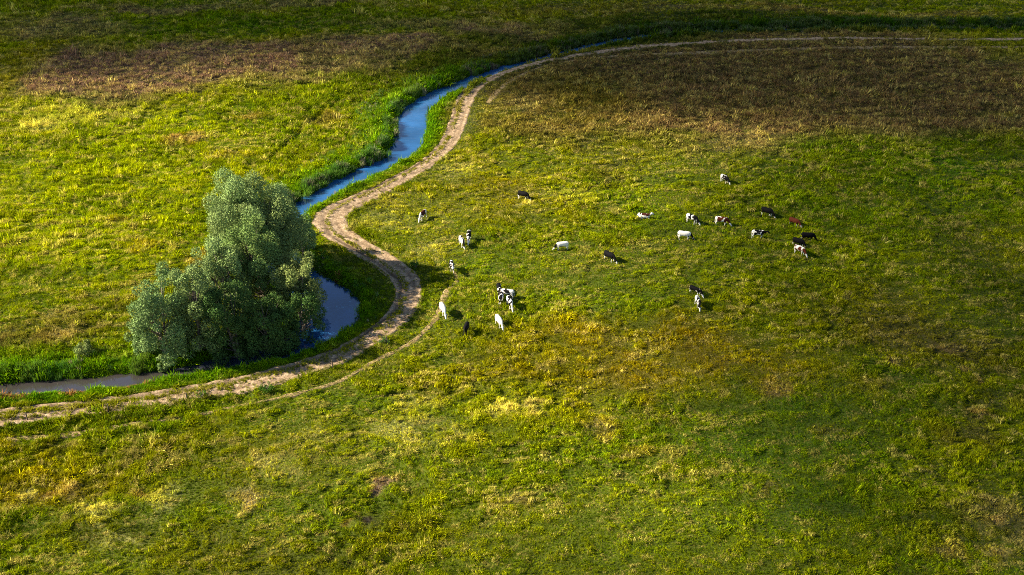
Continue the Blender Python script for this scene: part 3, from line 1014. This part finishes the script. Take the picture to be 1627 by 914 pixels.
def cow_mesh(name, pose):
    L = []
    dz = 0.0 if pose != 'lying' else -.58
    L.append(loft([(-.95, 0, 1.14 + dz, .10, .13), (-.88, 0, 1.13 + dz, .21, .23), (-.68, 0, 1.09 + dz, .285, .33), (-.32, 0, 1.01 + dz, .335, .39), (.08, 0, .98 + dz, .355, .42), (.42, 0, 1.01 + dz, .315, .41), (.68, 0, 1.07 + dz, .24, .34), (.86, 0, 1.10 + dz, .14, .22)], 16))
    L.append(ball((-.78, .17, 1.25 + dz), (.10, .07, .08)))
    L.append(ball((-.78, -.17, 1.25 + dz), (.10, .07, .08)))
    if pose == 'grazing':
        neck = [(.62, 0, 1.12, .20, .30), (.88, 0, .98, .165, .24), (1.08, 0, .74, .13, .19), (1.22, 0, .52, .115, .15)]
        head = [(1.17, 0, .60, .10, .10), (1.27, 0, .46, .125, .13), (1.38, 0, .30, .10, .11), (1.47, 0, .17, .075, .085), (1.53, 0, .08, .075, .075), (1.56, 0, .04, .05, .05)]
        ears = [((1.20, s * .20, .53), (.05, .10, .035)) for s in (1, -1)]
    elif pose == 'walking':
        neck = [(.62, 0, 1.14, .20, .30), (.92, 0, 1.16, .16, .23), (1.18, 0, 1.20, .13, .18), (1.34, 0, 1.26, .115, .14)]
        head = [(1.28, 0, 1.30, .10, .10), (1.42, 0, 1.26, .125, .13), (1.58, 0, 1.16, .10, .11), (1.72, 0, 1.06, .075, .085), (1.80, 0, 1.00, .07, .07)]
        ears = [((1.33, s * .20, 1.32), (.05, .10, .035)) for s in (1, -1)]
    else:
        neck = [(.62, 0, .56, .20, .28), (.88, 0, .68, .15, .2), (1.06, 0, .82, .125, .16), (1.16, 0, .92, .11, .13)]
        head = [(1.10, 0, .96, .10, .10), (1.22, 0, .92, .12, .12), (1.38, 0, .82, .10, .10), (1.52, 0, .72, .07, .08)]
        ears = [((1.15, s * .19, .97), (.05, .10, .035)) for s in (1, -1)]
    L.append(loft(neck))
    L.append(loft(head))
    L += [ball(*e) for e in ears]
    if pose == 'lying':
        for s in (1, -1):
            L.append(loft([(.55, s * .2, .32, .13, .16), (.72, s * .27, .14, .08, .09), (.95, s * .28, .08, .06, .06), (.62, s * .32, .06, .055, .055)]))
            L.append(loft([(-.6, s * .24, .38, .16, .24), (-.35, s * .36, .18, .13, .14), (-.1, s * .42, .09, .08, .08), (-.45, s * .5, .06, .05, .05)]))
        L.append(loft([(-.93, 0, .62, .03, .03), (-1.04, 0, .4, .032, .032), (-1.05, .1, .12, .045, .045)], 8))
    else:
        st = {'grazing': (.10, -.06, -.05, .09), 'walking': (.20, -.14, .14, -.10)}[pose]
        for s, a_, b_ in ((1, st[0], st[2]), (-1, st[1], st[3])):
            L.append(loft([(.58, s * .15, .98, .12, .19), (.60 + a_ * .2, s * .17, .74, .09, .12), (.62 + a_ * .6, s * .17, .48, .065, .07), (.60 + a_ * .85, s * .17, .30, .05, .052), (.60 + a_, s * .17, .10, .05, .05), (.63 + a_, s * .17, .0, .062, .075)]))
            L.append(loft([(-.66, s * .16, 1.02, .14, .27), (-.62 + b_ * .2, s * .18, .76, .115, .19), (-.70 + b_ * .5, s * .19, .56, .075, .10), (-.84 + b_ * .7, s * .19, .43, .055, .065), (-.80 + b_ * .9, s * .19, .22, .048, .05), (-.78 + b_, s * .19, .10, .05, .05), (-.75 + b_, s * .19, .0, .062, .075)]))
        L.append(loft([(-.92, 0, 1.22, .035, .035), (-1.0, 0, 1.10, .034, .034), (-1.02, 0, .78, .033, .033), (-1.0, 0, .55, .05, .05), (-.99, 0, .40, .03, .03)], 8))
        L.append(ball((-.42, 0, .64), (.20, .15, .14)))
    V, F = merge(L)
    me = bpy.data.meshes.new(name + '_raw')
    me.from_pydata(V, [], F)
    bm = bmesh.new()
    bm.from_mesh(me)
    bmesh.ops.recalc_face_normals(bm, faces=bm.faces)
    bm.to_mesh(me)
    bm.free()
    return fused(me, name, .034, 6)


def fused(me, name, voxel, smooth_it):
    """one continuous skin out of overlapping closed shells"""
    o = bpy.data.objects.new(name, me)
    col.objects.link(o)
    rm = o.modifiers.new('fuse', 'REMESH')
    rm.mode = 'VOXEL'
    rm.voxel_size = voxel
    sm = o.modifiers.new('smooth', 'SMOOTH')
    sm.factor = .5
    sm.iterations = smooth_it
    dg = bpy.context.evaluated_depsgraph_get()
    dg.update()
    res = bpy.data.meshes.new_from_object(o.evaluated_get(dg))
    res.name = name
    bpy.data.objects.remove(o)
    bpy.data.meshes.remove(me)
    res.polygons.foreach_set('use_smooth', np.ones(len(res.polygons), bool))
    return res


COW = {p_: cow_mesh('cow_' + p_, p_) for p_ in ('grazing', 'walking', 'lying')}
for m_ in COW.values():
    m_.materials.append(None)


def coat(seed, dark, thr, head=0.0, rear=0.0, legs=-.5, scale=1.9, front=0.0):
    """white hide with patches: higher thr = whiter; head/rear/legs/front push those regions dark (+) or white (-)"""
    m, t, out = mat('hide_%02d' % seed)
    tcn = nd(t, 'ShaderNodeTexCoord')
    mpg = nd(t, 'ShaderNodeMapping')
    mpg.inputs['Location'].default_value = (seed * 3.7, seed * 1.9, seed * 2.3)
    n1 = nd(t, 'ShaderNodeTexNoise', Scale=scale, Detail=2.0, Roughness=.45, Distortion=.3)
    t.links.new(tcn.outputs['Object'], mpg.inputs['Vector'])
    t.links.new(mpg.outputs[0], n1.inputs['Vector'])
    sp = nd(t, 'ShaderNodeSeparateXYZ')
    t.links.new(tcn.outputs['Object'], sp.inputs[0])

    def band(sock, a_, b_, gain):
        q = nd(t, 'ShaderNodeMapRange', interpolation_type='SMOOTHSTEP')
        q.inputs['From Min'].default_value = a_
        q.inputs['From Max'].default_value = b_
        q.inputs['To Min'].default_value = 0
        q.inputs['To Max'].default_value = gain
        t.links.new(sock, q.inputs['Value'])
        return q.outputs[0]
    acc = n1.outputs['Fac']
    for s_ in (band(sp.outputs['X'], .85, 1.02, head), band(sp.outputs['X'], -.55, -.75, rear), band(sp.outputs['Z'], .62, .5, legs if legs else 0), band(sp.outputs['X'], .1, .35, front)):
        ad = nd(t, 'ShaderNodeMath', operation='ADD')
        t.links.new(acc, ad.inputs[0])
        t.links.new(s_, ad.inputs[1])
        acc = ad.outputs[0]
    r = ramp(t, [(max(0, thr - .012), (.72, .68, .62)), (min(1, thr + .012), dark)])
    t.links.new(acc, r.inputs[0])
    n3 = nd(t, 'ShaderNodeTexNoise', Scale=14.0, Detail=3.0)
    t.links.new(tcn.outputs['Object'], n3.inputs['Vector'])
    r3 = ramp(t, [(.3, (.8, .78, .75)), (.7, (1.05, 1.05, 1.05))])
    t.links.new(n3.outputs['Fac'], r3.inputs[0])
    mu = nd(t, 'ShaderNodeMixRGB', blend_type='MULTIPLY')
    mu.inputs[0].default_value = 1
    t.links.new(r.outputs[0], mu.inputs[1])
    t.links.new(r3.outputs[0], mu.inputs[2])
    bs = nd(t, 'ShaderNodeBsdfPrincipled', Roughness=.8)
    bs.inputs['Specular IOR Level'].default_value = .08
    t.links.new(mu.outputs[0], bs.inputs['Base Color'])
    t.links.new(bs.outputs[0], out.inputs['Surface'])
    return m


BLK, RED, CHO = (.0035, .003, .004), (.075, .016, .007), (.045, .012, .008)
COWS = [
    # u, v of the feet, heading (0 right, -90 towards the camera), pose, coat, label
    (672, 345, -112, 'grazing', (CHO, .44, -.3, -.25, -.4), 'brown cow with white rump and face, nearest the sandy corner'),
    (831, 316, -32, 'grazing', (BLK, .28, .2, -.1, -.5), 'black cow with white legs grazing alone above the middle of the herd'),
    (745, 381, -92, 'grazing', (BLK, .40, -.2, -.3, -.4), 'black cow with white rump, right one of a pair facing the viewer'),
    (734, 389, -72, 'grazing', (BLK, .56, .4, -.2, -.5), 'white cow with black head, left one of a pair'),
    (718, 429, -80, 'walking', (BLK, .42, -.12, -.03, -.4), 'white cow with black bands walking down the trodden path'),
    (704, 500, -72, 'grazing', (BLK, .92, 0, 0, -.5), 'plain white cow closest to the track'),
    (741, 530, -100, 'grazing', (BLK, .16, .3, .2, -.1), 'all black cow at the front of the herd'),
    (793, 517, -68, 'grazing', (BLK, .90, 0, 0, -.5), 'plain white cow just below the huddle of four'),
    (793, 466, -84, 'grazing', (BLK, .38, .2, .1, -.4), 'mostly black cow at the back of the huddle of four'),
    (796, 481, 88, 'grazing', (BLK, .48, .1, 0, -.1), 'patched cow seen from behind, left front of the huddle of four'),
    (806, 474, 168, 'grazing', (BLK, .50, .4, -.4, -.3), 'white rumped cow facing left in the huddle of four'),
    (810, 489, -74, 'grazing', (BLK, .47, -.1, -.1, -.4), 'spotted cow facing the viewer, right front of the huddle of four'),
    (893, 396, -168, 'grazing', (BLK, .66, .6, -.3, -.5), 'white cow with black head grazing towards the left'),
    (968, 413, -48, 'grazing', (BLK, .22, .2, -.05, -.5), 'black cow with white hind legs alone in the middle of the pasture'),
    (1023, 344, -12, 'lying', (CHO, .44, -.1, -.3, -.2), 'brown and white cow lying low in the grass'),
    (1151, 288, -58, 'grazing', (BLK, .44, .3, -.35, -.4), 'white and black cow highest up the pasture'),
    (1099, 351, -42, 'grazing', (BLK, .49, .3, -.4, -.4), 'white cow with black shoulder and head above the plain white one'),
    (1146, 353, -16, 'grazing', (RED, .46, .3, 0, -.5), 'red and white patched cow grazing to the right'),
    (1087, 377, -14, 'grazing', (BLK, .64, .6, -.3, -.5), 'white cow with black head grazing to the right'),
    (1218, 340, -40, 'grazing', (BLK, .20, .3, .1, -.6), 'black cow with white shins at the upper right of the herd'),
    (1204, 375, -9, 'walking', (BLK, .50, .4, -.4, -.4), 'white rumped cow with black foreparts and raised head'),
    (1262, 353, -46, 'grazing', (RED, .22, .1, .1, -.4), 'red cow with pale legs at the far right of the herd'),
    (1283, 378, -9, 'grazing', (BLK, .26, .2, -.02, -.1), 'black cow with a white shoulder stripe, rightmost of the herd'),
    (1268, 386, -40, 'grazing', (BLK, .24, .2, .0, -.3), 'black cow between the red patched one and the rightmost one'),
    (1270, 400, -52, 'grazing', (RED, .48, .2, -.1, -.5), 'red patched white cow in front of the black pair at right'),
    (1104, 468, -46, 'grazing', (BLK, .36, .2, -.05, -.5), 'black and white cow at the rear of the pair in the lower pasture'),
    (1108, 489, -86, 'grazing', (BLK, .47, .0, -.2, -.3), 'black and white cow facing the viewer, front one of the lower pair'),
]
for i, (u, v, hd, pose, (dk, thr, hh, rr, ll), label) in enumerate(COWS):
    p = W(u, v)
    z0 = float(ground_z(p[0], p[1])[0])
    o = add('cow', COW[pose], None, (p[0], p[1], z0 + (0.0 if pose != 'lying' else .02)))
    o.rotation_euler = (0, 0, R(hd))
    sz = random.uniform(.95, 1.05)
    o.scale = (sz, sz, sz)
    o.material_slots[0].link = 'OBJECT'
    o.material_slots[0].material = coat(i + 1, dk, thr, hh, rr, ll)
    tag(o, label, 'cow', 'cows grazing in the pasture')


# ------------------------------------------------------------------ unseen cumulus, shaped to shade the far and right fields
M_CLOUD, t, out = mat('cloud_vapour')
pv = nd(t, 'ShaderNodeVolumePrincipled')
pv.inputs['Density'].default_value = .016
pv.inputs['Color'].default_value = (1, 1, 1, 1)
pv.inputs['Anisotropy'].default_value = .4
t.links.new(pv.outputs[0], out.inputs['Volume'])
CLOUD_Z = 520.0


def cloud(name, puffs, seed):
    g = random.Random(seed)
    up = TO_SUN * (CLOUD_Z / TO_SUN.z)
    L = []
    for (x_, y_, rx, ry, rz) in puffs:
        L.append(ball((x_, y_, 0), (rx, ry, rz)))
        for k in range(9):                                   # billows round the rim
            a_ = g.uniform(0, 6.283)
            f = g.uniform(.55, .95)
            q = g.uniform(.22, .42)
            L.append(ball((x_ + rx * f * math.cos(a_), y_ + ry * f * math.sin(a_), g.uniform(-.1, .5) * rz), (rx * q, ry * q, rz * g.uniform(.3, .6))))
    V, F = merge(L)
    me = bpy.data.meshes.new(name + '_raw')
    me.from_pydata(V, [], F)
    bm = bmesh.new()
    bm.from_mesh(me)
    bmesh.ops.recalc_face_normals(bm, faces=bm.faces)
    bm.to_mesh(me)
    bm.free()
    me = fused(me, name, 5.0, 4)
    me.materials.clear()
    me.materials.append(M_CLOUD)
    o = add(name, me, None, (up.x, up.y, up.z))
    tag(o, kind='structure')


cloud('cloud', [(-150, 300, 150, 92, 46), (10, 310, 150, 92, 50), (115, 258, 130, 86, 48), (250, 210, 120, 80, 46)], 1)
cloud('cloud', [(116, 114, 88, 94, 34), (230, 60, 110, 70, 40), (60, 50, 130, 30, 14)], 2)  # second cloud, added out of view to darken the right and bottom
